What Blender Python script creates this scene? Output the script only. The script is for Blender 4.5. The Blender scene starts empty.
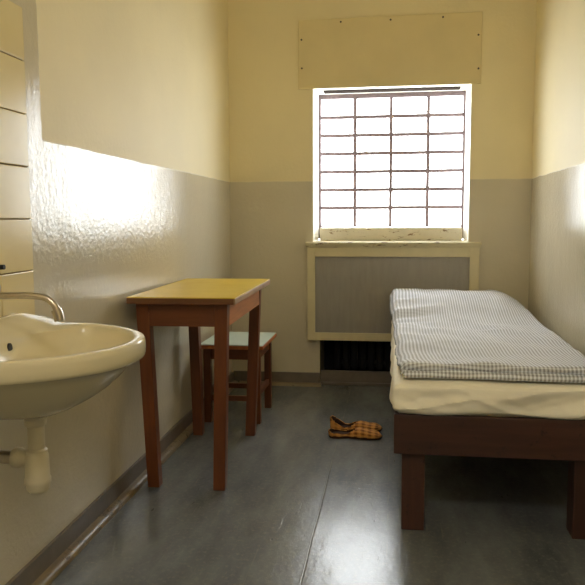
import bpy, bmesh, math, random
from mathutils import Vector, Matrix
random.seed(7)
S = bpy.context.scene
C = S.collection
PI = math.pi

# ------------------------------------------------------------------ room measures (metres)
XL, XR, YB, YF, ZC = -1.0405, 0.819, 4.495, -0.75, 2.80
ZLINE = 1.308
YW = 4.845                       # plane of the window

# ------------------------------------------------------------------ node helpers
def new_mat(name):
    m = bpy.data.materials.new(name); m.use_nodes = True
    nt = m.node_tree
    for n in list(nt.nodes): nt.nodes.remove(n)
    out = nt.nodes.new('ShaderNodeOutputMaterial')
    b = nt.nodes.new('ShaderNodeBsdfPrincipled')
    nt.links.new(b.outputs[0], out.inputs[0])
    return m, nt, b

def N(nt, typ, **kw):
    n = nt.nodes.new(typ)
    for k, v in kw.items():
        if k.startswith('_'): n.inputs[k[1:]].default_value = v
        else: setattr(n, k, v)
    return n

def L(nt, a, b): nt.links.new(a, b)

def math_n(nt, op, a, b=None, c=None, clamp=False):
    n = nt.nodes.new('ShaderNodeMath'); n.operation = op; n.use_clamp = clamp
    for i, v in enumerate((a, b, c)):
        if v is None: continue
        if isinstance(v, (int, float)): n.inputs[i].default_value = v
        else: L(nt, v, n.inputs[i])
    return n.outputs[0]

def mix_c(nt, fac, a, b, mode='MIX'):
    n = nt.nodes.new('ShaderNodeMix'); n.data_type = 'RGBA'; n.blend_type = mode
    for sock, v in ((n.inputs[0], fac), (n.inputs[6], a), (n.inputs[7], b)):
        if isinstance(v, (int, float)): sock.default_value = v
        elif isinstance(v, tuple): sock.default_value = (*v, 1) if len(v) == 3 else v
        else: L(nt, v, sock)
    return n.outputs[2]

def ramp(nt, fac, p0, p1):
    n = nt.nodes.new('ShaderNodeMapRange'); n.clamp = True
    L(nt, fac, n.inputs[0]); n.inputs[1].default_value = p0; n.inputs[2].default_value = p1
    return n.outputs[0]

def pos(nt): return nt.nodes.new('ShaderNodeNewGeometry').outputs['Position']

def scaled(nt, vec, s):
    n = nt.nodes.new('ShaderNodeMapping'); n.inputs['Scale'].default_value = s
    L(nt, vec, n.inputs[0]); return n.outputs[0]

def noise(nt, vec, scale, detail=4, rough=.55):
    n = nt.nodes.new('ShaderNodeTexNoise'); n.inputs['Scale'].default_value = scale
    n.inputs['Detail'].default_value = detail; n.inputs['Roughness'].default_value = rough
    L(nt, vec, n.inputs['Vector']); return n.outputs['Fac']

def bump(nt, bsdf, h, strength, dist=.01):
    n = nt.nodes.new('ShaderNodeBump'); n.inputs['Strength'].default_value = strength
    n.inputs['Distance'].default_value = dist
    L(nt, h, n.inputs['Height']); L(nt, n.outputs[0], bsdf.inputs['Normal'])

def sc(r, g, b):                 # sRGB 0-255 -> linear
    f = lambda v: (v/255/12.92) if v/255 <= .04045 else ((v/255+.055)/1.055)**2.4
    return (f(r), f(g), f(b))

def plain(name, col, rough=.5, vary=.12, scale=18, bmp=0, metal=0, bscale=None):
    m, nt, b = new_mat(name)
    p = pos(nt)
    n = noise(nt, p, scale)
    dark = tuple(c*(1-vary) for c in col); light = tuple(min(1, c*(1+vary)) for c in col)
    L(nt, mix_c(nt, ramp(nt, n, .3, .7), dark, light), b.inputs['Base Color'])
    b.inputs['Roughness'].default_value = rough; b.inputs['Metallic'].default_value = metal
    if bmp: bump(nt, b, noise(nt, p, bscale or scale*4), bmp, .004)
    return m

# ------------------------------------------------------------------ materials
CREAM = sc(236, 224, 184); GREY = sc(208, 200, 178)

def wall_paint(name, gloss_strip=False):
    m, nt, b = new_mat(name)
    p = pos(nt)
    sep = nt.nodes.new('ShaderNodeSeparateXYZ'); L(nt, p, sep.inputs[0])
    wob = noise(nt, scaled(nt, p, (3, 3, 3)), 2.0, 3)
    z = math_n(nt, 'ADD', sep.outputs[2], math_n(nt, 'MULTIPLY', math_n(nt, 'SUBTRACT', wob, .5), .012))
    low = ramp(nt, z, ZLINE+.003, ZLINE-.003)
    if gloss_strip:              # the band of grey gloss painted around the tiles, above the line
        y = math_n(nt, 'ADD', sep.outputs[1], math_n(nt, 'MULTIPLY', math_n(nt, 'SUBTRACT', wob, .5), .03))
        strip = ramp(nt, y, 2.030, 2.026)
        low = math_n(nt, 'MAXIMUM', low, strip)
    blot = noise(nt, p, 1.7, 5)
    cu = mix_c(nt, ramp(nt, blot, .3, .7), tuple(c*.95 for c in CREAM), tuple(min(1, c*1.03) for c in CREAM))
    cl = mix_c(nt, ramp(nt, blot, .3, .7), tuple(c*.93 for c in GREY), tuple(c*1.04 for c in GREY))
    L(nt, mix_c(nt, low, cu, cl), b.inputs['Base Color'])
    fine = noise(nt, p, 160, 3)
    rg = math_n(nt, 'ADD', math_n(nt, 'MULTIPLY', fine, .10), .12)
    r = nt.nodes.new('ShaderNodeMix'); r.data_type = 'FLOAT'
    L(nt, low, r.inputs[0]); r.inputs[2].default_value = .62; L(nt, rg, r.inputs[3])
    L(nt, r.outputs[0], b.inputs['Roughness'])
    brush = noise(nt, scaled(nt, p, (55, 55, 22)), 1.0, 5, .65)
    pits = noise(nt, p, 46, 4, .65)
    big = noise(nt, scaled(nt, p, (6, 6, 3)), 1.0, 2)
    h = math_n(nt, 'ADD', math_n(nt, 'MULTIPLY', brush, .32), math_n(nt, 'MULTIPLY', pits, .75))
    h = math_n(nt, 'ADD', h, math_n(nt, 'MULTIPLY', big, 1.2))
    bump(nt, b, h, .35, .006)
    return m

def wood(name, col, axis, dark=.55, rough=.42, worn=None):
    m, nt, b = new_mat(name)
    p = pos(nt)
    s = [38, 38, 38]; s['xyz'.index(axis)] = 3.2
    g = noise(nt, scaled(nt, p, tuple(s)), 1.0, 6, .6)
    s2 = [9, 9, 9]; s2['xyz'.index(axis)] = 1.2
    g2 = noise(nt, scaled(nt, p, tuple(s2)), 1.0, 3)
    f = math_n(nt, 'ADD', math_n(nt, 'MULTIPLY', ramp(nt, g, .3, .72), .6), math_n(nt, 'MULTIPLY', ramp(nt, g2, .3, .7), .4))
    c = mix_c(nt, f, tuple(k*dark for k in col), tuple(min(1, k*1.25) for k in col))
    if worn:
        w = ramp(nt, noise(nt, p, 26, 5, .7), .60, .68)
        c = mix_c(nt, w, c, worn)
    L(nt, c, b.inputs['Base Color'])
    b.inputs['Roughness'].default_value = rough
    bump(nt, b, g, .15, .002)
    return m

def peeling(name, col, flake, lo=.60, hi=.66, rough=.5, streak=(14, 14, 40)):
    m, nt, b = new_mat(name)
    p = pos(nt)
    n = noise(nt, scaled(nt, p, streak), 1.0, 6, .7)
    k = ramp(nt, n, lo, hi)
    v = noise(nt, p, 8, 4)
    c = mix_c(nt, ramp(nt, v, .3, .7), tuple(x*.9 for x in col), col)
    L(nt, mix_c(nt, k, c, flake), b.inputs['Base Color'])
    b.inputs['Roughness'].default_value = rough
    bump(nt, b, math_n(nt, 'SUBTRACT', 1.0, k), .4, .003)
    return m

def floor_mat():
    m, nt, b = new_mat('lino')
    p = pos(nt)
    sep = nt.nodes.new('ShaderNodeSeparateXYZ'); L(nt, p, sep.inputs[0])
    x = sep.outputs[0]
    n1 = noise(nt, scaled(nt, p, (5, 1.6, 1)), 1.0, 6, .65)
    n2 = noise(nt, p, 60, 5, .7)
    base = mix_c(nt, ramp(nt, n1, .3, .7), sc(84, 88, 92), sc(126, 130, 132))
    base = mix_c(nt, math_n(nt, 'MULTIPLY', ramp(nt, n2, .52, .72), .45), base, sc(146, 144, 136))
    # scuffs drawn out along the room and a few crosswise scratches
    sc1 = noise(nt, scaled(nt, p, (95, 2.6, 1)), 1.0, 3, .6)
    sc2 = noise(nt, scaled(nt, p, (40, 9, 1)), 1.0, 4, .7)
    sf = math_n(nt, 'MULTIPLY', ramp(nt, sc1, .66, .72), ramp(nt, sc2, .45, .62))
    base = mix_c(nt, math_n(nt, 'MULTIPLY', sf, .5), base, sc(150, 146, 134))
    blk = math_n(nt, 'MULTIPLY', ramp(nt, noise(nt, scaled(nt, p, (60, 14, 1)), 1.0, 2), .70, .74), ramp(nt, noise(nt, p, 5, 2), .5, .6))
    base = mix_c(nt, math_n(nt, 'MULTIPLY', blk, .7), base, sc(35, 34, 33))
    wob = math_n(nt, 'MULTIPLY', math_n(nt, 'SUBTRACT', noise(nt, p, 3, 3), .5), .012)
    xs = math_n(nt, 'ADD', x, wob)
    seam = main = None
    for x0, w in ((-.262, .003), (-.43, .0018), (-.012, .0018), (-.72, .0016)):
        d = math_n(nt, 'ABSOLUTE', math_n(nt, 'SUBTRACT', xs, x0))
        s = ramp(nt, d, w, w*.4)
        main = s if x0 == -.262 else main
        seam = s if seam is None else math_n(nt, 'MAXIMUM', seam, s)
    br = ramp(nt, noise(nt, scaled(nt, p, (8, 7, 1)), 1.0, 4, .7), .44, .60)
    base = mix_c(nt, math_n(nt, 'MULTIPLY', math_n(nt, 'MULTIPLY', seam, br), .28), base, sc(158, 152, 138))
    L(nt, base, b.inputs['Base Color'])
    # the sheet right of the main seam is worn smoother
    wx = ramp(nt, xs, -.268, -.258)
    worn = math_n(nt, 'MULTIPLY', wx, ramp(nt, math_n(nt, 'ADD', sep.outputs[1], math_n(nt, 'MULTIPLY', n1, .5)), 3.6, 2.6))
    rr = math_n(nt, 'ADD', math_n(nt, 'MULTIPLY', n1, .04), math_n(nt, 'SUBTRACT', .225, math_n(nt, 'MULTIPLY', worn, .055)))
    L(nt, rr, b.inputs['Roughness'])
    big = noise(nt, scaled(nt, p, (9, 4, 1)), 1.0, 3)
    h = math_n(nt, 'ADD', math_n(nt, 'MULTIPLY', big, 1.2), math_n(nt, 'MULTIPLY', n2, .35))
    h = math_n(nt, 'SUBTRACT', h, math_n(nt, 'MULTIPLY', main, .3))
    h = math_n(nt, 'ADD', h, math_n(nt, 'MULTIPLY', wx, .5))
    h = math_n(nt, 'SUBTRACT', h, math_n(nt, 'MULTIPLY', sf, .5))
    h = math_n(nt, 'SUBTRACT', h, math_n(nt, 'MULTIPLY', blk, .6))
    bump(nt, b, h, .30, .006)
    return m

def gingham_mat():
    m, nt, b = new_mat('checked_cotton')
    uv = nt.nodes.new('ShaderNodeUVMap'); uv.uv_map = 'UVMap'
    sep = nt.nodes.new('ShaderNodeSeparateXYZ'); L(nt, uv.outputs[0], sep.inputs[0])
    per = .0132
    def band(s):
        f = math_n(nt, 'FRACT', math_n(nt, 'DIVIDE', s, per))
        return ramp(nt, math_n(nt, 'ABSOLUTE', math_n(nt, 'SUBTRACT', f, .5)), .22, .27)
    bu, bv = band(sep.outputs[0]), band(sep.outputs[1])
    f = math_n(nt, 'ADD', math_n(nt, 'MULTIPLY', bu, .38), math_n(nt, 'MULTIPLY', bv, .30))
    c = mix_c(nt, f, sc(240, 244, 255), sc(50, 50, 64))
    L(nt, c, b.inputs['Base Color']); b.inputs['Roughness'].default_value = .9
    w = noise(nt, pos(nt), 55, 4, .6)
    bump(nt, b, w, .25, .004)
    return m

def plaid_mat():
    m, nt, b = new_mat('brown_plaid')
    uv = nt.nodes.new('ShaderNodeUVMap'); uv.uv_map = 'UVMap'
    sep = nt.nodes.new('ShaderNodeSeparateXYZ'); L(nt, uv.outputs[0], sep.inputs[0])
    def band(s, per, lo, hi):
        f = math_n(nt, 'FRACT', math_n(nt, 'DIVIDE', s, per))
        return ramp(nt, math_n(nt, 'ABSOLUTE', math_n(nt, 'SUBTRACT', f, .5)), lo, hi)
    a, c2 = band(sep.outputs[0], .034, .26, .32), band(sep.outputs[1], .030, .26, .32)
    d, e = band(sep.outputs[0], .034, .10, .06), band(sep.outputs[1], .030, .10, .06)
    c = mix_c(nt, math_n(nt, 'MULTIPLY', math_n(nt, 'ADD', a, c2), .42), sc(206, 142, 64), sc(96, 52, 24))
    c = mix_c(nt, math_n(nt, 'MULTIPLY', math_n(nt, 'MAXIMUM', d, e), .45), c, sc(208, 158, 84))
    L(nt, c, b.inputs['Base Color']); b.inputs['Roughness'].default_value = .95
    bump(nt, b, noise(nt, pos(nt), 160, 3), .3, .002)
    return m

def glass_mat():
    m, nt, b = new_mat('pane_glass')
    nt.nodes.remove(b)
    out = [n for n in nt.nodes if n.type == 'OUTPUT_MATERIAL'][0]
    t = nt.nodes.new('ShaderNodeBsdfTransparent'); t.inputs[0].default_value = (.94, .95, .95, 1)
    g = nt.nodes.new('ShaderNodeBsdfGlossy'); g.inputs['Roughness'].default_value = .12
    mx = nt.nodes.new('ShaderNodeMixShader'); mx.inputs[0].default_value = .06
    L(nt, t.outputs[0], mx.inputs[1]); L(nt, g.outputs[0], mx.inputs[2]); L(nt, mx.outputs[0], out.inputs[0])
    return m

def hard_panel_mat():
    m, nt, b = new_mat('perforated_hardboard')
    p = pos(nt)
    n = noise(nt, scaled(nt, p, (40, 40, 6)), 1.0, 4)
    n2 = noise(nt, p, 7, 4)
    c = mix_c(nt, ramp(nt, n, .2, .8), sc(148, 144, 138), sc(160, 156, 150))
    c = mix_c(nt, math_n(nt, 'MULTIPLY', ramp(nt, n2, .58, .8), .3), c, sc(176, 168, 150))
    L(nt, c, b.inputs['Base Color']); b.inputs['Roughness'].default_value = .6
    vo = nt.nodes.new('ShaderNodeTexVoronoi'); vo.inputs['Scale'].default_value = 120
    L(nt, p, vo.inputs['Vector']); bump(nt, b, vo.outputs['Distance'], .3, .002)
    return m

def tile_mat():
    m, nt, b = new_mat('glazed_tile')
    p = pos(nt)
    n = noise(nt, p, 4, 3)
    L(nt, mix_c(nt, ramp(nt, n, .3, .7), sc(219, 204, 156), sc(230, 216, 170)), b.inputs['Base Color'])
    b.inputs['Roughness'].default_value = .22
    return m

def top_laminate(name, c1, c2, c3, rough=.4):
    m, nt, b = new_mat(name)
    p = pos(nt)
    n = noise(nt, scaled(nt, p, (7, 5, 5)), 1.0, 5, .65)
    n2 = noise(nt, p, 70, 4, .7)
    c = mix_c(nt, ramp(nt, n, .3, .7), c1, c2)
    c = mix_c(nt, math_n(nt, 'MULTIPLY', ramp(nt, n2, .56, .72), .4), c, c3)
    L(nt, c, b.inputs['Base Color']); b.inputs['Roughness'].default_value = rough
    bump(nt, b, n2, .06, .002)
    return m

M = {}
M['wall'] = wall_paint('two_tone_wall_paint'); M['wall_strip'] = wall_paint('two_tone_wall_paint_with_tile_band', True)
M['ceil'] = plain('ceiling_paint', sc(236, 230, 210), .8, .04, 3)
M['floor'] = floor_mat()
M['skirt'] = plain('dark_vinyl_skirting', sc(116, 107, 98), .4, .12, 14, .1)
M['mould'] = peeling('beige_moulding', sc(134, 119, 94), sc(80, 70, 56), .55, .66, .32, (18, 18, 30))
M['cream'] = plain('cream_gloss_paint', sc(212, 202, 166), .38, .05, 9, .08)
M['board'] = plain('painted_board', sc(222, 207, 160), .55, .04, 5, .06)
M['peel'] = peeling('peeling_cream_paint', sc(206, 198, 178), sc(120, 94, 68), .57, .63)
M['ledge'] = peeling('chipped_cream_paint', sc(210, 200, 164), sc(104, 76, 48), .575, .625, .42, (10, 30, 60))
M['reveal'] = plain('white_reveal_paint', sc(240, 238, 228), .5, .03, 6)
M['steel'] = plain('brown_steel_bar', sc(128, 112, 117), .5, .15, 40)
M['glass'] = glass_mat()
M['vent'] = plain('grey_metal_strip', sc(84, 74, 68), .6, .1, 30)
M['slot'] = plain('matt_grey_slot', sc(58, 52, 48), 1.0, .1, 30)
[n for n in M['slot'].node_tree.nodes if n.type == 'BSDF_PRINCIPLED'][0].inputs['Specular IOR Level'].default_value = 0
M['panel'] = hard_panel_mat()
M['iron'] = plain('dark_iron', sc(13, 13, 14), .8, .2, 20)
M['pit'] = plain('near_black_plaster', sc(14, 14, 15), .9, .2, 20)  # near-black base colour for the recess back
M['tile'] = tile_mat()
M['grout'] = plain('dark_grout', sc(140, 118, 84), .9, .15, 40)
M['ceramic'] = plain('cream_ceramic', sc(214, 205, 174), .12, .02, 4)
M['plastic'] = plain('ivory_plastic', sc(204, 196, 172), .35, .05, 10)
M['chrome'] = plain('dull_chrome', sc(186, 178, 166), .28, .06, 60, 0, 1.0)
M['black'] = plain('black_rubber', sc(22, 20, 18), .6, .1, 30)
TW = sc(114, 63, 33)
for a in 'xyz':
    M['tw'+a] = wood('red_brown_wood_'+a, TW, a)
    M['bw'+a] = wood('dark_bed_wood_'+a, sc(72, 44, 34), a, .5, .5, sc(44, 26, 22))
M['twl'] = wood('window_lit_apron_wood', sc(206, 134, 78), 'y')  # window light on the aisle-side apron put into its wood colour
M['edge'] = wood('worn_table_edge', sc(176, 140, 100), 'y', .6, .5, sc(96, 66, 42))
M['edged'] = wood('worn_dark_edge', sc(120, 76, 44), 'x', .6, .5, sc(70, 44, 28))
M['edgeo'] = wood('orange_wood_edge', sc(196, 116, 56), 'y', .6, .45)
M['yellow'] = top_laminate('yellow_linoleum', sc(214, 184, 48), sc(228, 200, 74), sc(194, 164, 44), .38)
M['aqua'] = top_laminate('pale_green_laminate', sc(186, 206, 200), sc(206, 222, 214), sc(160, 180, 172), .4)
M['sheet'] = plain('cream_cotton_sheet', sc(245, 241, 226), .85, .04, 7, .15, 0, 60)
M['check'] = gingham_mat()
M['plaid'] = plaid_mat()
M['lining'] = plain('dark_slipper_lining', sc(62, 38, 24), .95, .2, 60, .2)
def opal_mat():
    m, nt, b = new_mat('fill_lamp_glass')
    b.inputs['Base Color'].default_value = (.9, .88, .84, 1)
    b.inputs['Emission Color'].default_value = (1, .95, .87, 1); b.inputs['Emission Strength'].default_value = 15  # emission of the added fill lamp
    return m
M['opal'] = opal_mat()
M['door'] = plain('grey_door_paint', sc(170, 166, 150), .4, .05, 5)

# ------------------------------------------------------------------ mesh helpers
def box(bm, x0, x1, y0, y1, z0, z1, bev=0, seg=2):
    r = bmesh.ops.create_cube(bm, size=1)
    vs = r['verts']
    for v in vs:
        v.co = Vector((x0 if v.co.x < 0 else x1, y0 if v.co.y < 0 else y1, z0 if v.co.z < 0 else z1))
    if bev:
        es = list({e for v in vs for e in v.link_edges})
        bmesh.ops.bevel(bm, geom=es, offset=bev, segments=seg, affect='EDGES', profile=.6)

def leg_box(bm, top, bot, z0, z1, bev=.003):
    """tapering / leaning leg: top and bot are (x0,x1,y0,y1)"""
    vs = []
    for (x0, x1, y0, y1), z in ((bot, z0), (top, z1)):
        vs.append([bm.verts.new(c) for c in ((x0, y0, z), (x1, y0, z), (x1, y1, z), (x0, y1, z))])
    b, t = vs
    fs = [bm.faces.new(b[::-1]), bm.faces.new(t)]
    for i in range(4):
        j = (i+1) % 4; fs.append(bm.faces.new((b[i], b[j], t[j], t[i])))
    es = list({e for f in fs for e in f.edges})
    bmesh.ops.bevel(bm, geom=es, offset=bev, segments=2, affect='EDGES', profile=.6)

def lathe(bm, prof, center, axis='z', seg=32, cap=True):
    """prof: list of (radius, height along axis)"""
    cx, cy, cz = center; rings = []
    for r, h in prof:
        ring = []
        for i in range(seg):
            a = 2*PI*i/seg; p, q = r*math.cos(a), r*math.sin(a)
            c = {'z': (cx+p, cy+q, cz+h), 'x': (cx+h, cy+p, cz+q), 'y': (cx+q, cy+h, cz+p)}[axis]
            ring.append(bm.verts.new(c))
        rings.append(ring)
    for a, b in zip(rings, rings[1:]):
        for i in range(seg):
            j = (i+1) % seg; bm.faces.new((a[i], a[j], b[j], b[i]))
    if cap:
        bm.faces.new(rings[0][::-1]); bm.faces.new(rings[-1])

def tube(bm, pts, rad, seg=16):
    pts = [Vector(p) for p in pts]; rings = []
    up = Vector((0, 1, 0))
    for i, p in enumerate(pts):
        d = (pts[min(i+1, len(pts)-1)] - pts[max(i-1, 0)]).normalized()
        u = d.cross(up)
        if u.length < 1e-3: u = d.cross(Vector((1, 0, 0)))
        u.normalize(); w = d.cross(u)
        r = rad[i] if isinstance(rad, (list, tuple)) else rad
        rings.append([bm.verts.new(p + r*(u*math.cos(2*PI*k/seg) + w*math.sin(2*PI*k/seg))) for k in range(seg)])
    for a, b in zip(rings, rings[1:]):
        for i in range(seg):
            j = (i+1) % seg; bm.faces.new((a[i], a[j], b[j], b[i]))
    bm.faces.new(rings[0][::-1]); bm.faces.new(rings[-1])

def obj(name, bm, mats, parent=None, smooth=False):
    bmesh.ops.recalc_face_normals(bm, faces=bm.faces)
    if parent is not None:
        bmesh.ops.translate(bm, verts=bm.verts, vec=-world_loc(parent))
    me = bpy.data.meshes.new(name); bm.to_mesh(me); bm.free()
    for mt in (mats if isinstance(mats, (list, tuple)) else [mats]): me.materials.append(mt)
    o = bpy.data.objects.new(name, me); C.objects.link(o)
    if parent is not None: o.parent = parent
    if smooth:
        for f in me.polygons: f.use_smooth = True
        try:
            me.set_sharp_from_angle(angle=math.radians(40))
        except Exception: pass
    return o

def world_loc(o):
    v = Vector(o.location)
    while o.parent: o = o.parent; v += Vector(o.location)
    return v

def thing(name, label, cat, loc, group=None):
    o = bpy.data.objects.new(name, None); C.objects.link(o)
    o.location = loc; o.empty_display_size = .1
    o['label'] = label; o['category'] = cat; o['kind'] = 'thing'
    if group: o['group'] = group
    return o

def tag(o, label, cat, group=None):
    o['label'] = label; o['category'] = cat; o['kind'] = 'thing'
    if group: o['group'] = group
    return o

def struct(o, label=None):
    o['kind'] = 'structure'
    if label: o['label'] = label
    return o

def B(*a, **k):
    bm = bmesh.new(); box(bm, *a, **k); return bm

# ------------------------------------------------------------------ room shell
WT = .12
struct(obj('floor', B(XL-WT, XR+WT, YF-WT, YB+.45, -.1, 0), M['floor']), 'dark grey worn linoleum floor with long seams')
struct(obj('ceiling', B(XL-WT, XR+WT, YF-WT, YB+.45, ZC, ZC+.1), M['ceil']), 'pale plaster ceiling')
struct(obj('wall_left', B(XL-WT, XL, YF, YB+.35, 0, ZC), M['wall_strip']), 'left cell wall, cream above and grey gloss paint below')
struct(obj('wall_right', B(XR, XR+WT, YF, YB+.35, 0, ZC), M['wall']), 'right cell wall beside the bed, cream above grey gloss')
bm = bmesh.new()
DX0, DX1, DZ = -.55, .30, 2.0
box(bm, XL, DX0, YF-WT, YF, 0, ZC); box(bm, DX1, XR, YF-WT, YF, 0, ZC); box(bm, DX0, DX1, YF-WT, YF, DZ, ZC)
struct(obj('wall_front', bm, M['wall']), 'door wall of the cell')
WX0, WX1, WZ0, WZ1 = -.509, .457, .928, 1.898
NX0, NX1, NZ = -.464, .44, .30
bm = bmesh.new()
box(bm, XL, WX0, YB, YW+.05, 0, ZC); box(bm, WX1, XR, YB, YW+.05, 0, ZC)
box(bm, WX0, WX1, YB, YW+.05, WZ1, ZC); box(bm, WX0, WX1, YB, YW+.05, NZ, WZ0)
box(bm, WX0, NX0, YB, YW+.05, 0, NZ); box(bm, NX1, WX1, YB, YW+.05, 0, NZ)
struct(obj('wall_back', bm, M['wall']), 'window wall of the cell, cream above and grey below')
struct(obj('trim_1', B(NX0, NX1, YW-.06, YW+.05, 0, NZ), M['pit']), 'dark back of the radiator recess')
bm = bmesh.new(); box(bm, NX0+.001, NX1-.001, YB+.035, YB+.06, 0, .092, .003)
box(bm, NX0+.001, NX1-.001, YB+.02, YB+.036, 0, .02, .004)
struct(obj('trim_2', bm, M['skirt']), 'low dark plinth across the radiator recess')

def skirting(name, x0, x1, y0, y1):
    return struct(obj(name, B(x0, x1, y0, y1, 0, .085, .003), M['skirt']), None)
skirting('baseboard_left', XL, XL+.012, YF, YB)
skirting('baseboard_right', XR-.012, XR, YF, YB)
bm = bmesh.new(); box(bm, XL+.012, NX0, YB-.012, YB, 0, .085, .003); box(bm, NX1, XR-.012, YB-.012, YB, 0, .085, .003)
struct(obj('baseboard_back', bm, M['skirt']))
def quarter(bm, x, y0, y1, sgn, r, axis):
    """quarter-round moulding running from y0 to y1 along an axis, its foot at x"""
    rows = []
    prof = [(0, 0), (r, 0)] + [(r*math.cos(a), r*.75*math.sin(a)) for a in [PI/2*k/6 for k in range(1, 7)]]
    for t in (y0, y1):
        rows.append([bm.verts.new((x+sgn*p, t, q) if axis == 'y' else (t, x+sgn*p, q)) for p, q in prof])
    n = len(prof)
    for i in range(n):
        j = (i+1) % n; bm.faces.new((rows[0][i], rows[0][j], rows[1][j], rows[1][i]))
    bm.faces.new(rows[0]); bm.faces.new(rows[1][::-1])
bm = bmesh.new(); quarter(bm, XL+.012, YF, YB, 1, .031, 'y')
struct(obj('trim_3', bm, M['mould'], None, True), 'beige quarter-round strip along the left wall')
bm = bmesh.new(); quarter(bm, YB-.012, XL+.05, NX0+.01, -1, .028, 'x')
struct(obj('trim_4', bm, M['mould'], None, True), 'beige quarter-round strip along the window wall')

# door behind the viewer
d = struct(obj('door_1', B(DX0, DX1, YF-.07, YF-.02, .002, DZ, .004), M['door']), 'grey cell door')
bm = bmesh.new(); lathe(bm, [(.012, 0), (.012, .05), (.022, .055), (.022, .075), (.012, .08)], (DX0+.08, YF-.02, 1.02), 'y', 20)
obj('door_handle', bm, M['chrome'], d, True)

# ------------------------------------------------------------------ window
win = bpy.data.objects.new('window_1', None); C.objects.link(win); win.location = (0, YW, WZ0); struct(win, 'barred window of 28 white panes with a deep white reveal')
GX0, GX1, GZ0, GZ1 = -.489, .439, 1.026, 1.864
bm = bmesh.new()
box(bm, WX0+.001, GX0, YW-.02, YW+.03, WZ0+.01, WZ1-.001, .002); box(bm, GX1, WX1-.001, YW-.02, YW+.03, WZ0+.01, WZ1-.001, .002)
box(bm, GX0, GX1, YW-.02, YW+.03, GZ1, WZ1-.001, .002); box(bm, GX0, GX1, YW-.012, YW+.03, GZ0-.01, GZ0, .002)
obj('window_frame', bm, M['steel'], win)
bm = bmesh.new()
for xx in (-.263, -.025, .217): box(bm, xx-.0112, xx+.0112, YW-.012, YW+.012, GZ0, GZ1, .002)
for k in range(1, 7):
    zz = GZ0+(GZ1-GZ0)*k/7; box(bm, GX0, GX1, YW-.014, YW+.010, zz-.0112, zz+.0112, .002)
obj('glazing_bars', bm, M['steel'], win)
obj('pane', B(GX0, GX1, YW+.014, YW+.018, GZ0, GZ1), M['glass'], win)
obj('bottom_rail', B(GX0+.008, GX1-.008, YW-.20, YW+.03, WZ0+.001, GZ0-.012, .006), M['peel'], win)
# white lining of the reveal: two cheeks, soffit and sill
bm = bmesh.new()
box(bm, WX0, WX0+.004, YB+.001, YW-.021, WZ0+.0015, WZ1-.001); box(bm, WX1-.004, WX1, YB+.001, YW-.021, WZ0+.0015, WZ1-.001)
box(bm, WX0+.004, WX1-.004, YB+.001, YW-.021, WZ1-.005, WZ1-.001)
obj('reveal_lining', bm, M['reveal'], win)
obj('window_sill', B(WX0, WX1, YB+.03, YW-.02, WZ0, WZ0+.0015), M['cream'], win)
obj('vent_strip', B(WX0+.05, WX1-.05, YW-.185, YW-.085, WZ1-.010, WZ1-.005, .002), M['slot'], win)

# ------------------------------------------------------------------ board above the window
bd = thing('cover_board', 'long cream-painted board screwed to the wall above the window', 'board', (-.044, YB, 1.8735))
bm = bmesh.new()
T = [(-.597, 1.8735), (.508, 1.8735), (.508, 2.291), (-.594, 2.286)]
f = [bm.verts.new((x, YB-.014, z)) for x, z in T]; g = [bm.verts.new((x, YB, z)) for x, z in T]
bm.faces.new(f); bm.faces.new(g[::-1])
for i in range(4): bm.faces.new((f[i], f[(i+1) % 4], g[(i+1) % 4], g[i]))
bmesh.ops.bevel(bm, geom=list(bm.edges), offset=.002, segments=1, affect='EDGES')
obj('panel', bm, M['board'], bd)
for x, z in ((-.333, 2.266), (-.032, 2.266), (.278, 2.268), (-.575, 2.169), (-.573, 1.998), (.487, 2.157), (.491, 1.962)):
    bm = bmesh.new(); lathe(bm, [(.006, 0), (.006, .002), (.003, .0035)], (0, 0, 0), 'y', 12)
    bmesh.ops.scale(bm, vec=(1, -1, 1), verts=bm.verts); bmesh.ops.translate(bm, verts=bm.verts, vec=(x, YB-.014, z))
    obj('screw', bm, M['vent'], bd, True)

# ------------------------------------------------------------------ radiator cover and radiator
rc = thing('radiator_cover', 'cream-framed radiator cover with grey panel below the window', 'radiator cover', (-.01, YB, .304))
yf = YB-.055
bm = bmesh.new()
x0, x1, z0, z1 = -.537, .516, .306, .902
ix0, ix1, iz0, iz1 = -.489, .460, .355, .836
box(bm, x0, ix0, yf, YB, z0, z1, .003); box(bm, ix1, x1, yf, YB, z0, z1, .003)
box(bm, ix0, ix1, yf, YB, iz1, z1, .003); box(bm, ix0, ix1, yf, YB, z0, iz0, .003)
obj('frame', bm, M['cream'], rc)
obj('grille_panel', B(ix0-.001, ix1+.001, yf+.013, yf+.022, iz0-.001, iz1+.001), M['panel'], rc)
bm = bmesh.new()
box(bm, -.549, .528, yf-.018, YB+.03, .908, .9275, .005, 3); box(bm, -.543, .522, yf-.009, YB, .895, .909, .004)
obj('top_ledge', bm, M['ledge'], rc)

rad = thing('radiator', 'black iron radiator in the dark gap under the cover', 'radiator', (0, YB+.16, 0))
bm = bmesh.new(); xx = -.36
tube(bm, [(-.36, YB+.16, .12), (.36, YB+.16, .12)], .022); obj('pipe', bm, M['iron'], rad, True)
bm = bmesh.new()
while xx < .37:
    box(bm, xx-.02, xx+.02, YB+.11, YB+.21, .085, .29, .014, 3); xx += .055
obj('column_block', bm, M['iron'], rad, True)
for px in (-.30, .30):
    bm = bmesh.new(); box(bm, px-.018, px+.018, YB+.13, YB+.19, 0, .09, .006); obj('foot', bm, M['iron'], rad)

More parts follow.
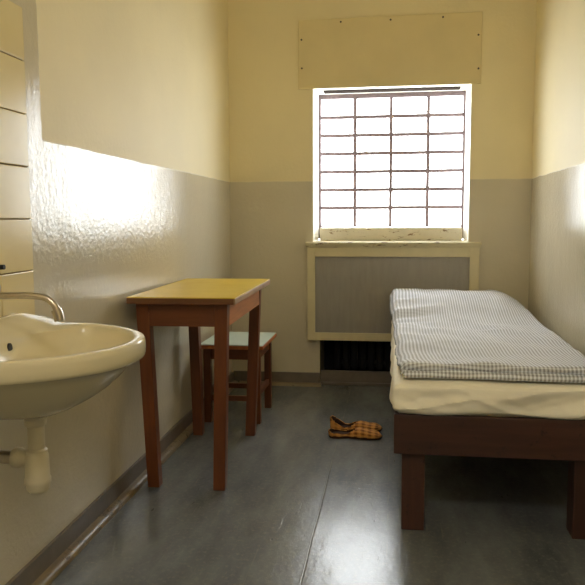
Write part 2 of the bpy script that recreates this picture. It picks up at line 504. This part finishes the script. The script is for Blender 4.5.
# ------------------------------------------------------------------ tiles behind the basin
ts = thing('tiled_splashback', 'cream wall tiles with dark joints behind the washbasin', 'wall tiles', (XL, 1.5, .78))
TY1, P, PW = 1.925, .1466, .176
obj('grout_bed', B(XL+.0005, XL+.005, TY1-5*PW+.002, TY1-.001, .776, 1.657), M['grout'], ts)
bm = bmesh.new()
for r in range(6):
    for c in range(5):
        zt = 1.6600-r*P; y1 = TY1-c*PW
        jy = random.uniform(-.001, .001)
        box(bm, XL+.004, XL+.012, y1-PW+.0025, y1-.0005+jy, zt-P+.0022, zt-.0005, .0025)
obj('tiles', bm, M['tile'], ts)

# ------------------------------------------------------------------ washbasin
CY = 1.60
wb = thing('washbasin', 'cream ceramic washbasin fixed to the left wall', 'washbasin', (XL+.2, CY, .58))
C0 = Vector((-.815, CY)); AX, AY = .437, .325
XW = XL+.013                    # back of the basin touches the tiles
def r_out(th):
    c, s = math.cos(th), math.sin(th); lo, hi = 0, 1.0
    for _ in range(40):
        m_ = (lo+hi)/2; x, y = C0.x+m_*c-XW, m_*s
        ok = x >= 0 and (abs(x)/(AX-.008))**2.0+(abs(y)/AY)**2.15 <= 1
        if ok: lo = m_
        else: hi = m_
    return lo
def r_in(th):
    c, s = math.cos(th), math.sin(th); lo, hi = 0, 1.0
    for _ in range(40):
        m_ = (lo+hi)/2; x, y = C0.x+m_*c+.785, m_*s
        if (abs(x)/.158)**2.3+(abs(y)/.268)**2.3 <= 1: lo = m_
        else: hi = m_
    return lo
SEG = 112
ths = [2*PI*i/SEG for i in range(SEG)]
RI = [r_in(t) for t in ths]; RO = [r_out(t) for t in ths]
for _ in range(2): RO = [(RO[i-1]+2*RO[i]+RO[(i+1) % SEG])/4 for i in range(SEG)]
RI = [min(a, b-.031) for a, b in zip(RI, RO)]
for _ in range(3): RI = [(RI[i-1]+2*RI[i]+RI[(i+1) % SEG])/4 for i in range(SEG)]
def ledge(x, y):                 # the raised back shelf
    k = max(0, min(1, (-.925-x)/.085)); k = k*k*(3-2*k)
    e = max(0, min(1, (.41-abs(y-CY))/.21))
    return .040*k*e
bm = bmesh.new(); rings = []
def ring(fn, z, use_ledge=0, cx=None):
    rr = []
    for i, t in enumerate(ths):
        r = fn(i); cc = C0 if cx is None else cx
        x, y = cc.x+r*math.cos(t), cc.y+r*math.sin(t)
        x = max(x, XW)
        rr.append(bm.verts.new((x, y, z+use_ledge*ledge(x, y))))
    rings.append(rr)
for k, z in ((.10, .676), (.14, .677), (.35, .682), (.56, .692), (.73, .707), (.86, .728), (.935, .747), (.975, .760), (.99, .768)):
    ring(lambda i: RI[i]*k, z)
for k, z in ((.0, .7745), (.12, .7800), (.35, .7825), (.65, .7825), (.88, .7800), (.965, .7745), (1.0, .7660)):
    ring(lambda i: RI[i]+(RO[i]-RI[i])*k, z, 1)
for k, z in ((1.0, .754), (.997, .743), (.985, .736), (.965, .733), (.93, .733), (.915, .731)):
    ring(lambda i: RO[i]*k, z)
UC = Vector((-.855, CY))
for k, z in ((.89, .727), (.85, .711), (.78, .690), (.68, .665), (.55, .641), (.40, .619), (.26, .606), (.12, .601)):
    ring(lambda i: RO[i]*k, z, 0, C0.lerp(UC, min(1, (1-k)*1.6)))
for a, b in zip(rings, rings[1:]):
    for i in range(SEG):
        j = (i+1) % SEG; bm.faces.new((a[i], a[j], b[j], b[i]))
bm.faces.new(rings[0]); bm.faces.new(rings[-1][::-1])
bowl = obj('bowl', bm, M['ceramic'], wb, True)
bowl.data.polygons.foreach_set('use_smooth', [True]*len(bowl.data.polygons))
bm = bmesh.new(); lathe(bm, [(.030, 0), (.030, .003), (.022, .004), (.020, -.0005)], (C0.x, CY, .6768), 'z', 28)
obj('drain', bm, M['chrome'], wb, True)
bm = bmesh.new(); lathe(bm, [(.017, -.012), (.017, .004), (.006, .0045)], (0, 0, 0), 'x', 20)
bmesh.ops.scale(bm, vec=(1, .62, 1), verts=bm.verts)
bmesh.ops.translate(bm, verts=bm.verts, vec=(-.9405, CY+.022, .752))
obj('overflow_hole', bm, M['black'], wb, True)
TX = -.867
bm = bmesh.new(); lathe(bm, [(.036, .604), (.036, .594), (.026, .586), (.026, .574), (.0205, .568), (.0205, .470)], (TX, CY, 0), 'z', 28)
obj('tailpiece', bm, M['plastic'], wb, True)
bm = bmesh.new(); lathe(bm, [(.022, .512), (.0255, .508), (.0255, .500), (.028, .494), (.0295, .440), (.0315, .436), (.0315, .426), (.0285, .420), (.0275, .410), (.021, .402), (.008, .399)], (TX, CY, 0), 'z', 32)
obj('trap_bottle', bm, M['plastic'], wb, True)
bm = bmesh.new(); tube(bm, [(TX-.01, CY, .486), (-.95, CY, .486), (XL+.001, CY, .486)], .017, 20)
obj('waste_pipe', bm, M['chrome'], wb, True)
bm = bmesh.new(); lathe(bm, [(.018, 0), (.024, .002), (.026, .008), (.026, .018), (.022, .024), (.020, .044)], (TX-.062, CY, .486), 'x', 24)
obj('coupling_nut', bm, M['plastic'], wb, True)

# tap
tp = thing('wall_tap', 'grey metal wall tap with a long bent spout over the washbasin', 'tap', (XL, CY, .89))
bm = bmesh.new(); pts = [(-.985, CY, .889), (-.93, CY, .889), (-.88, CY, .890), (-.853, CY, .889)]
cx, cz, rr_ = -.845, .840, .048
for k in range(0, 9):
    a = math.radians(88-k*9.5); pts.append((cx+rr_*math.cos(a), CY, cz+rr_*math.sin(a)))
tube(bm, pts, .0085, 18); obj('spout', bm, M['chrome'], tp, True)
ex, ez = pts[-1][0], pts[-1][2]
bm = bmesh.new(); tube(bm, [(ex-.004, CY, ez+.008), (ex+.001, CY, ez-.004), (ex+.004, CY, ez-.020)], .0125, 20); obj('nozzle', bm, M['chrome'], tp, True)
bm = bmesh.new(); lathe(bm, [(.034, 0), (.034, .006), (.024, .010), (.024, .07), (.02, .075)], (XL+.012, CY, .905), 'x', 28); obj('body', bm, M['chrome'], tp, True)
bm = bmesh.new(); tube(bm, [(-.995, CY, .925), (-.985, CY, .952), (-.968, CY, .957), (-.93, CY, .959)], [.010, .009, .006, .006], 16); obj('handle', bm, M['black'], tp, True)

# ------------------------------------------------------------------ table
tb = thing('table', 'tall red-brown wooden table with yellow top against the left wall', 'table', (-.81, 3.05, 0))
ZT = .778; tb.rotation_euler = (0, 0, .021)
bm = bmesh.new(); box(bm, -1.019, -.598, 2.590, 3.458, ZT-.004, ZT, .0015); obj('tabletop', bm, M['yellow'], tb)
bm = bmesh.new(); box(bm, -1.0145, -.6025, 2.594, 3.454, ZT-.022, ZT-.0042); t_ = obj('top_core', bm, M['edged'], tb)
bm = bmesh.new(); box(bm, -1.019, -.6025, 2.588, 2.5940, ZT-.026, ZT-.0042, .002); obj('front_edge_strip', bm, M['edged'], tb)
bm = bmesh.new(); box(bm, -.6025, -.596, 2.588, 3.460, ZT-.026, ZT-.0042, .002); obj('side_edge_strip', bm, M['edge'], tb)
LT = .050
lx = (-.972, -.652); ly = (2.652, 3.390)
# (top x offset, bottom x offset) so that the worn legs lean as in the photograph
for i, (x, y) in enumerate(((lx[0], ly[0]), (lx[1], ly[0]), (lx[0], ly[1]), (lx[1], ly[1]))):
    bm = bmesh.new()
    tx = {0: 0, 1: -.008, 2: 0, 3: -.004}[i]; bx = {0: .016, 1: -.034, 2: .020, 3: -.040}[i]
    ty = 0; by = {0: .036, 1: .030, 2: -.006, 3: .012}[i]
    h = LT/2
    leg_box(bm, (x+tx-h, x+tx+h, y+ty-h, y+ty+h), (x+bx-h*.96, x+bx+h*.96, y+by-h*.96, y+by+h*.96), 0, ZT-.022)
    obj('leg', bm, M['twz'], tb)
za, zb = ZT-.118, ZT-.0225
obj('apron', B(lx[0]+.012, lx[1]-.018, ly[0]-.017, ly[0]+.005, za, zb, .002), M['twx'], tb)
obj('apron', B(lx[0]+.012, lx[1]-.018, ly[1]-.005, ly[1]+.017, za, zb, .002), M['twx'], tb)
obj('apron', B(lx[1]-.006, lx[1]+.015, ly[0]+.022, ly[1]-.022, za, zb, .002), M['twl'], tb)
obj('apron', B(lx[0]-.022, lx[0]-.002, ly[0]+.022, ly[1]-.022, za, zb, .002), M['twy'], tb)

# ------------------------------------------------------------------ stool
st = thing('stool', 'low wooden stool with pale green seat behind the table', 'stool', (-.83, 3.77, 0))
SZ = .425
obj('seat', B(-1.000, -.664, 3.555, 3.985, SZ-.005, SZ, .0015), M['aqua'], st)
obj('seat_edging', B(-1.003, -.661, 3.552, 3.988, SZ-.024, SZ-.0052, .003), M['edgeo'], st)
sx = (-.968, -.703); sy = (3.605, 3.930); h = .0185
for i, x in enumerate(sx):
    for j, y in enumerate(sy):
        o_ = (-.004, .004)[i] if False else 0
        bm = bmesh.new(); leg_box(bm, (x-h, x+h, y-h, y+h), (x-h, x+h, y-h, y+h), 0, SZ-.0242, .002)
        obj('leg', bm, M['twz'], st)
for y in sy: obj('apron', B(sx[0]+h, sx[1]-h, y-.010, y+.010, SZ-.085, SZ-.0245, .002), M['twx'], st)
for x in sx: obj('apron', B(x-.010, x+.010, sy[0]+h, sy[1]-h, SZ-.085, SZ-.0245, .002), M['twy'], st)
for y, z in ((sy[0], .118), (sy[1], .108)): obj('stretcher', B(sx[0]+h, sx[1]-h, y-.010, y+.010, z, z+.028, .002), M['twx'], st)
for x in sx: obj('stretcher', B(x-.010, x+.010, sy[0]+h, sy[1]-h, .140, .168, .002), M['twy'], st)

# ------------------------------------------------------------------ bed frame
bf = thing('bed_frame', 'dark heavy wooden bed frame along the right wall', 'bed', (.38, 3.4, 0))
RX0, RX1, RY0, RY1, RZ0, RZ1 = .006, .765, 2.362, 4.40, .280, .416
obj('end_rail', B(RX0, RX1, RY0, RY0+.032, RZ0, RZ1, .004), M['bwx'], bf)
obj('end_rail', B(RX0, RX1, RY1-.032, RY1, RZ0, RZ1, .004), M['bwx'], bf)
obj('side_rail', B(RX0, RX0+.030, RY0+.032, RY1-.032, RZ0, RZ1, .004), M['bwy'], bf)
obj('side_rail', B(RX1-.030, RX1, RY0+.032, RY1-.032, RZ0, RZ1, .004), M['bwy'], bf)
for xa, xb in ((.034, .112), (.600, .742)):
    for ya, yb in ((RY0+.032, RY0+.118), (RY1-.118, RY1-.032)):
        bm = bmesh.new(); leg_box(bm, (xa, xb, ya, yb), (xa, xb, ya, yb), 0, RZ1-.03, .005); obj('leg', bm, M['bwz'], bf)
bm = bmesh.new()
obj('bed_board', B(RX0+.030, RX1-.030, RY0+.032, RY1-.032, RZ1-.03, RZ1-.006), M['bwy'], bf)

# ------------------------------------------------------------------ mattress wrapped in its sheet
def lattice(a, b, r, n):
    v = [a, a+r*.12, a+r*.35, a+r*.65, a+r]
    return v + [a+r+(b-a-2*r)*k/n for k in range(1, n)] + [b-r, b-r*.65, b-r*.35, b-r*.12, b]
def rbox(x0, x1, y0, y1, z0, z1, r, nx, ny, nz, disp):
    bm = bmesh.new()
    X, Y, Z = lattice(x0, x1, r, nx), lattice(y0, y1, r, ny), lattice(z0, z1, r, nz)
    V = {}
    def vert(i, j, k):
        key = (i, j, k)
        if key not in V:
            p = Vector((X[i], Y[j], Z[k]))
            q = Vector((min(max(p.x, x0+r), x1-r), min(max(p.y, y0+r), y1-r), min(max(p.z, z0+r), z1-r)))
            d = p-q
            if d.length > 1e-9: d.normalize(); p = q+d*r
            V[key] = bm.verts.new(disp(p, d))
        return V[key]
    nx, ny, nz = len(X)-1, len(Y)-1, len(Z)-1
    for i in range(nx):
        for j in range(ny):
            for k in (0, nz): bm.faces.new((vert(i, j, k), vert(i+1, j, k), vert(i+1, j+1, k), vert(i, j+1, k)))
    for i in range(nx):
        for k in range(nz):
            for j in (0, ny): bm.faces.new((vert(i, j, k), vert(i+1, j, k), vert(i+1, j, k+1), vert(i, j, k+1)))
    for j in range(ny):
        for k in range(nz):
            for i in (0, nx): bm.faces.new((vert(i, j, k), vert(i, j+1, k), vert(i, j+1, k+1), vert(i, j, k+1)))
    return bm
MZ0, MZ1 = .4165, .520
from mathutils import noise as mn
def sheet_disp(p, d):
    v = mn.noise(Vector((p.x*5, p.y*5, p.z*3)))
    t = (MZ1-p.z)/(MZ1-MZ0)                       # 0 top, 1 hem
    out = Vector((0, 0, 0))
    if d.length > 0:
        # diagonal drapes on the foot end and the aisle side
        fold = .9-2.6*abs(mn.noise(Vector((p.x*4.6+t*1.5, t*.8+.7, 3.3))))-1.2*abs(mn.noise(Vector((p.x*9-t*1.6, t*.7, 8.1))))
        fold2 = math.sin(p.y*17+t*2.4+2*v)
        if d.y < -.3: out.y -= (.002+.020*fold*math.sin(min(1, t)*PI) + .006*t)*(1 if t > .08 else 0)
        if d.x < -.3: out.x -= (.002+.0075*fold2*t + .008*t)
    if p.z < MZ0+.03 and d.length > 0:             # the hem wavers
        if d.y < -.3: out.z += .006*(1+math.sin(p.x*15+2.6))*(1-(p.z-MZ0)/.03)
        if d.x < -.3: out.z += .004*(1+math.sin(p.y*9))*(1-(p.z-MZ0)/.03)
    if d.z > .9 or d.length == 0: out.z += .003*v
    return p+out
bm = rbox(.004, .758, 2.358, 4.405, MZ0, MZ1, .020, 120, 110, 12, sheet_disp)
mt = obj('mattress', bm, M['sheet'], None, True); mt.data.polygons.foreach_set('use_smooth', [True]*len(mt.data.polygons))
tag(mt, 'mattress in a draped cream sheet on the dark bed frame', 'mattress')

# ------------------------------------------------------------------ checked blanket
def sm(a, b, x):
    t = max(0, min(1, (x-a)/(b-a))); return t*t*(3-2*t)
BX0, BX1, BY0, BY1 = .019, .745, 2.412, 4.425
def top_z(x, y):
    z = MZ1+.020
    z += .034*(1-sm(2.42, 2.80, y))                                   # thicker where folded over at the foot
    z += .004*sm(2.75, 3.2, y)
    b = sm(3.55, 4.12, y)*(1-.25*sm(4.30, 4.42, y))
    b *= 1-.88*sm(.56, .80, x)
    z += .104*b
    w = mn.noise(Vector((x*4.5, y*3.2, 1.7)))*.009 + mn.noise(Vector((x*11, y*7, 4.1)))*.0055
    # creases running in from the aisle edge below the pillow bump
    w += .012*math.exp(-((y-3.78-.25*x)/.035)**2)*(1-sm(.02, .36, x)) - .010*math.exp(-((y-3.70-.2*x)/.03)**2)*(1-sm(.02, .30, x))
    w += (.008*math.exp(-((y-3.92-.15*x)/.025)**2) - .007*math.exp(-((y-3.60-.3*x)/.03)**2))*(1-sm(.0, .24, x))
    w += .0045*(1-2.5*abs(mn.noise(Vector((x*3.2+y*1.2, y*5.5, 12.7)))))*sm(2.5, 2.8, y)
    w += .005*math.exp(-((y-3.45+.35*x)/.05)**2)*sm(.1, .3, x)*(1-sm(.4, .65, x))
    return z+w
bm = bmesh.new(); uvl = bm.loops.layers.uv.new('UVMap')
NU, NV = 90, 190
cols = []
for iu in range(NU+1):
    u = iu/NU; x = BX0+(BX1-BX0)*u
    fy = BY0+.010*math.sin(x*7+.5)+.012*u                              # the foot edge wanders a little
    zt = top_z(x, fy+.03)
    zb_ = MZ1+.010
    rr_ = (zt-zb_)/2
    path = []
    for k in range(14):                                               # bottom layer, folded under
        path.append((fy+.26-.235*k/13, zb_+.002*math.sin(k)+.0015*mn.noise(Vector((x*9, k*.5, 3)))))
    na = mn.noise(Vector((x*7, .3, 9))); nb_ = mn.noise(Vector((x*5.3, 5.1, 2)))
    cn = sm(0, .10, x-BX0)                                            # flatter towards the aisle corner
    ra = .0105+.003*na; rb = (zt-zb_-2*ra)/2
    ya = fy+.012; yb = fy+.012+.014*(.6+nb_)+.012*(1-cn)
    for k in range(0, 9):
        a = -PI/2-PI*k/8; path.append((ya+(ra+.004)*math.cos(a), zb_+ra+ra*math.sin(a)*-1*-1))
    path.append((yb+.016, zb_+2*ra+.0005))
    for k in range(1, 12):
        a = -PI/2-PI*k/12; path.append((yb+.012+(rb+.008)*math.cos(a), zb_+2*ra+rb+rb*math.sin(a)))
    n2 = NV
    for k in range(n2+1):
        y = fy+.034+(BY1-fy-.034)*k/n2
        path.append((y, top_z(x, y)))
    for k in range(1, 8):                                             # tail hanging down at the head end
        path.append((BY1+.010*math.sin(k/7*PI/2), top_z(x, BY1)-.075*k/7))
    col = []; s = 0; prev = None
    for (y, z) in path:
        if prev: s += math.hypot(y-prev[0], z-prev[1])
        prev = (y, z)
        col.append((x, y, z, s))
    # aisle and wall edges turn down
    ed = max(0, 1-(x-BX0)/.028); er = max(0, 1-(BX1-x)/.03)
    nn = []
    for idx, (x_, y, z, s_) in enumerate(col):
        if idx > 25:
            drop = (.022+.012*mn.noise(Vector((0, y*5, 2)))+.030*sm(3.6, 4.0, y))*ed**1.6 + .022*er**2
            xo = x_-(.012+.026*sm(3.5, 4.1, y)+.010*mn.noise(Vector((y*4, 0, 6))))*(1-sm(0, .12, x_-BX0))
            xo += (.018*(1-sm(2.4, 3.3, y)))*(1-(x_-BX0)/(BX1-BX0))
            nn.append((xo, y, z-drop, s_))
        else: nn.append((x_+.018*(1-(x_-BX0)/(BX1-BX0)), y, z, s_))
    cols.append(nn)
vv = [[bm.verts.new(p[:3]) for p in c] for c in cols]
dx = (BX1-BX0)/NU
for i in range(NU):
    for j in range(len(cols[0])-1):
        fc = bm.faces.new((vv[i][j], vv[i+1][j], vv[i+1][j+1], vv[i][j+1]))
        for lp, (a, b_) in zip(fc.loops, ((i, j), (i+1, j), (i+1, j+1), (i, j+1))):
            lp[uvl].uv = (a*dx, cols[a][b_][3])
bl = obj('blanket', bm, M['check'], None, True)
bl.data.polygons.foreach_set('use_smooth', [True]*len(bl.data.polygons))
sol = bl.modifiers.new('thickness', 'SOLIDIFY'); sol.thickness = .006; sol.offset = 0
tag(bl, 'grey and white checked blanket spread over the bed, folded at the foot', 'blanket')

# ------------------------------------------------------------------ slippers
def slipper(label, origin, rot, flip=1, hh=.08):
    Ls = .262
    t = thing('slipper', label, 'slipper', origin, 'pair of plaid slippers on the floor')
    ns, nt_ = 40, 36
    def wid(s):
        w = .036+.012*math.sin(min(1, s/.25)*PI/2)-.010*math.exp(-((s-.38)/.16)**2)+.004*math.exp(-((s-.72)/.15)**2)
        if s < .10: w *= math.sqrt(max(0, 1-((.10-s)/.10)**2))*.97+.03
        if s > .80: w *= math.sqrt(max(0.0, 1-((s-.80)/.20)**2))*.97+.03
        return w
    def hei(s):
        h_ = hh-(hh-.032)*sm(.10, .34, s)+.008*math.exp(-((s-.54)/.13)**2)-.008*sm(.6, .95, s)+.006*sm(.4, .7, s)
        if s < .06: h_ *= .80+.2*math.sqrt(s/.06)
        if s > .85: h_ *= 1-.55*((s-.85)/.15)**2
        return h_
    bm = bmesh.new(); uvl = bm.loops.layers.uv.new('UVMap'); rows = []
    for i in range(ns+1):
        s = .5*(1-math.cos(PI*i/ns)); w, h_ = wid(s), hei(s); cyb = flip*.010*math.sin(s*PI)-flip*.006*s
        row = []
        for k in range(nt_+1):
            a = PI*k/nt_; c_ = math.cos(a); q = math.sin(a)
            yy = cyb+w*(abs(c_)**.75)*(1 if c_ > 0 else -1)*(1-.12*q*(1 if s < .5 else 0))
            zz = .010+(h_-.010)*q**.7
            cr = .0025*mn.noise(Vector((s*9, k*.4, flip*3)))
            row.append(bm.verts.new(((s-.5)*Ls-(.004*q if s < .1 else 0), yy+cr, zz+cr)))
        rows.append(row)
    for i in range(ns):
        for k in range(nt_):
            s = .5*(1-math.cos(PI*(i+.5)/ns)); a = PI*(k+.5)/nt_
            half = .43*PI*math.sqrt(max(0, 1-((s-.20)/.285)**2)) if s < .485 else 0
            if abs(a-PI/2) < half: continue
            fc = bm.faces.new((rows[i][k], rows[i+1][k], rows[i+1][k+1], rows[i][k+1]))
            for lp, (p_, q_) in zip(fc.loops, ((i, k), (i+1, k), (i+1, k+1), (i, k+1))):
                lp[uvl].uv = (.5*(1-math.cos(PI*p_/ns))*Ls, q_/nt_*.14)
    for v in [v for v in bm.verts if not v.link_faces]: bm.verts.remove(v)
    bmesh.ops.remove_doubles(bm, verts=bm.verts, dist=.0004)
    bmesh.ops.reverse_faces(bm, faces=bm.faces)
    me = bpy.data.meshes.new('upper'); bm.to_mesh(me); bm.free()
    me.materials.append(M['plaid']); me.materials.append(M['lining'])
    o = bpy.data.objects.new('upper', me); C.objects.link(o); o.parent = t
    for f_ in me.polygons: f_.use_smooth = True
    so = o.modifiers.new('felt', 'SOLIDIFY'); so.thickness = .005; so.offset = -1; so.material_offset = 1; so.material_offset_rim = 0
    # sole
    bm = bmesh.new(); lo, hi, ins = [], [], []
    outl = []
    for i in range(ns+1):
        s = i/ns; cyb = flip*.010*math.sin(s*PI)-flip*.006*s; outl.append(((s-.5)*Ls, cyb+wid(s)))
    for i in range(ns, -1, -1):
        s = i/ns; cyb = flip*.010*math.sin(s*PI)-flip*.006*s; outl.append(((s-.5)*Ls, cyb-wid(s)))
    lo = [bm.verts.new((x*.985, y*.97, 0)) for x, y in outl]; hi = [bm.verts.new((x, y, .012)) for x, y in outl]
    bm.faces.new(lo[::-1]); bm.faces.new(hi)
    for i in range(len(outl)):
        j = (i+1) % len(outl); bm.faces.new((lo[i], lo[j], hi[j], hi[i]))
    bmesh.ops.recalc_face_normals(bm, faces=bm.faces)
    me = bpy.data.meshes.new('sole'); bm.to_mesh(me); bm.free(); me.materials.append(M['lining'])
    so = bpy.data.objects.new('sole', me); C.objects.link(so); so.parent = t
    t.rotation_euler = (0, 0, math.radians(rot))
    return t
slipper('brown plaid slipper nearer the viewer, in front of its pair', (-.181, 3.432, 0), 1.5, 1, .048)
slipper('brown plaid slipper on the far side of its pair', (-.183, 3.556, 0), -1.0, -1, .100)

# ------------------------------------------------------------------ daylight
w = bpy.data.worlds.new('overcast'); S.world = w; w.use_nodes = True
bg = w.node_tree.nodes['Background']; bg.inputs[0].default_value = (.96, .985, 1.0, 1); bg.inputs[1].default_value = 10.0
pl = bpy.data.lights.new('window_portal', 'AREA'); pl.shape = 'RECTANGLE'; pl.size = GX1-GX0+.02; pl.size_y = GZ1-GZ0+.02
pl.cycles.is_portal = True
po = bpy.data.objects.new('window_portal', pl); C.objects.link(po)
po.location = ((GX0+GX1)/2, YW+.04, (GZ0+GZ1)/2); po.rotation_euler = (math.radians(-90), 0, 0)
# unseen fill lamp added at the door end to brighten the back wall
cl = thing('fill_lamp', 'added fill lamp with opal shade, out of view near the door', 'lamp', (-.1, -.35, ZC-.08))
bm = bmesh.new(); lathe(bm, [(.24, 0), (.24, -.02), (.22, -.03)], (-.1, -.35, ZC), 'z', 40); obj('base', bm, M['reveal'], cl, True)
bm = bmesh.new(); lathe(bm, [(.220, -.03), (.235, -.05), (.228, -.08), (.17, -.105), (.09, -.117), (.01, -.12)], (-.1, -.35, ZC), 'z', 40)
obj('fill_lamp_shade', bm, M['opal'], cl, True)
S.cycles.max_bounces = 14; S.cycles.diffuse_bounces = 10; S.cycles.glossy_bounces = 6
S.cycles.sample_clamp_indirect = 0

# ------------------------------------------------------------------ camera
F, YAW, PITCH, ROLL = 711.6, -.1415, -.1024, .0049
cam = bpy.data.cameras.new('camera'); co = bpy.data.objects.new('camera', cam); C.objects.link(co)
fw = Vector((math.sin(YAW)*math.cos(PITCH), math.cos(YAW)*math.cos(PITCH), math.sin(PITCH)))
rt = Vector((math.cos(YAW), -math.sin(YAW), 0)); dn = fw.cross(rt)
r2 = rt*math.cos(ROLL)+dn*math.sin(ROLL); d2 = -rt*math.sin(ROLL)+dn*math.cos(ROLL)
mw = Matrix(((r2.x, -d2.x, -fw.x, 0), (r2.y, -d2.y, -fw.y, 0), (r2.z, -d2.z, -fw.z, 1.07), (0, 0, 0, 1)))
co.matrix_world = mw
cam.sensor_width = 36; cam.lens = F*36/585; cam.clip_start = .02
S.camera = co
S.view_settings.view_transform = 'Standard'; S.view_settings.look = 'None'
S.view_settings.exposure = 1.02; S.view_settings.gamma = 1; S.view_settings.use_curve_mapping = False
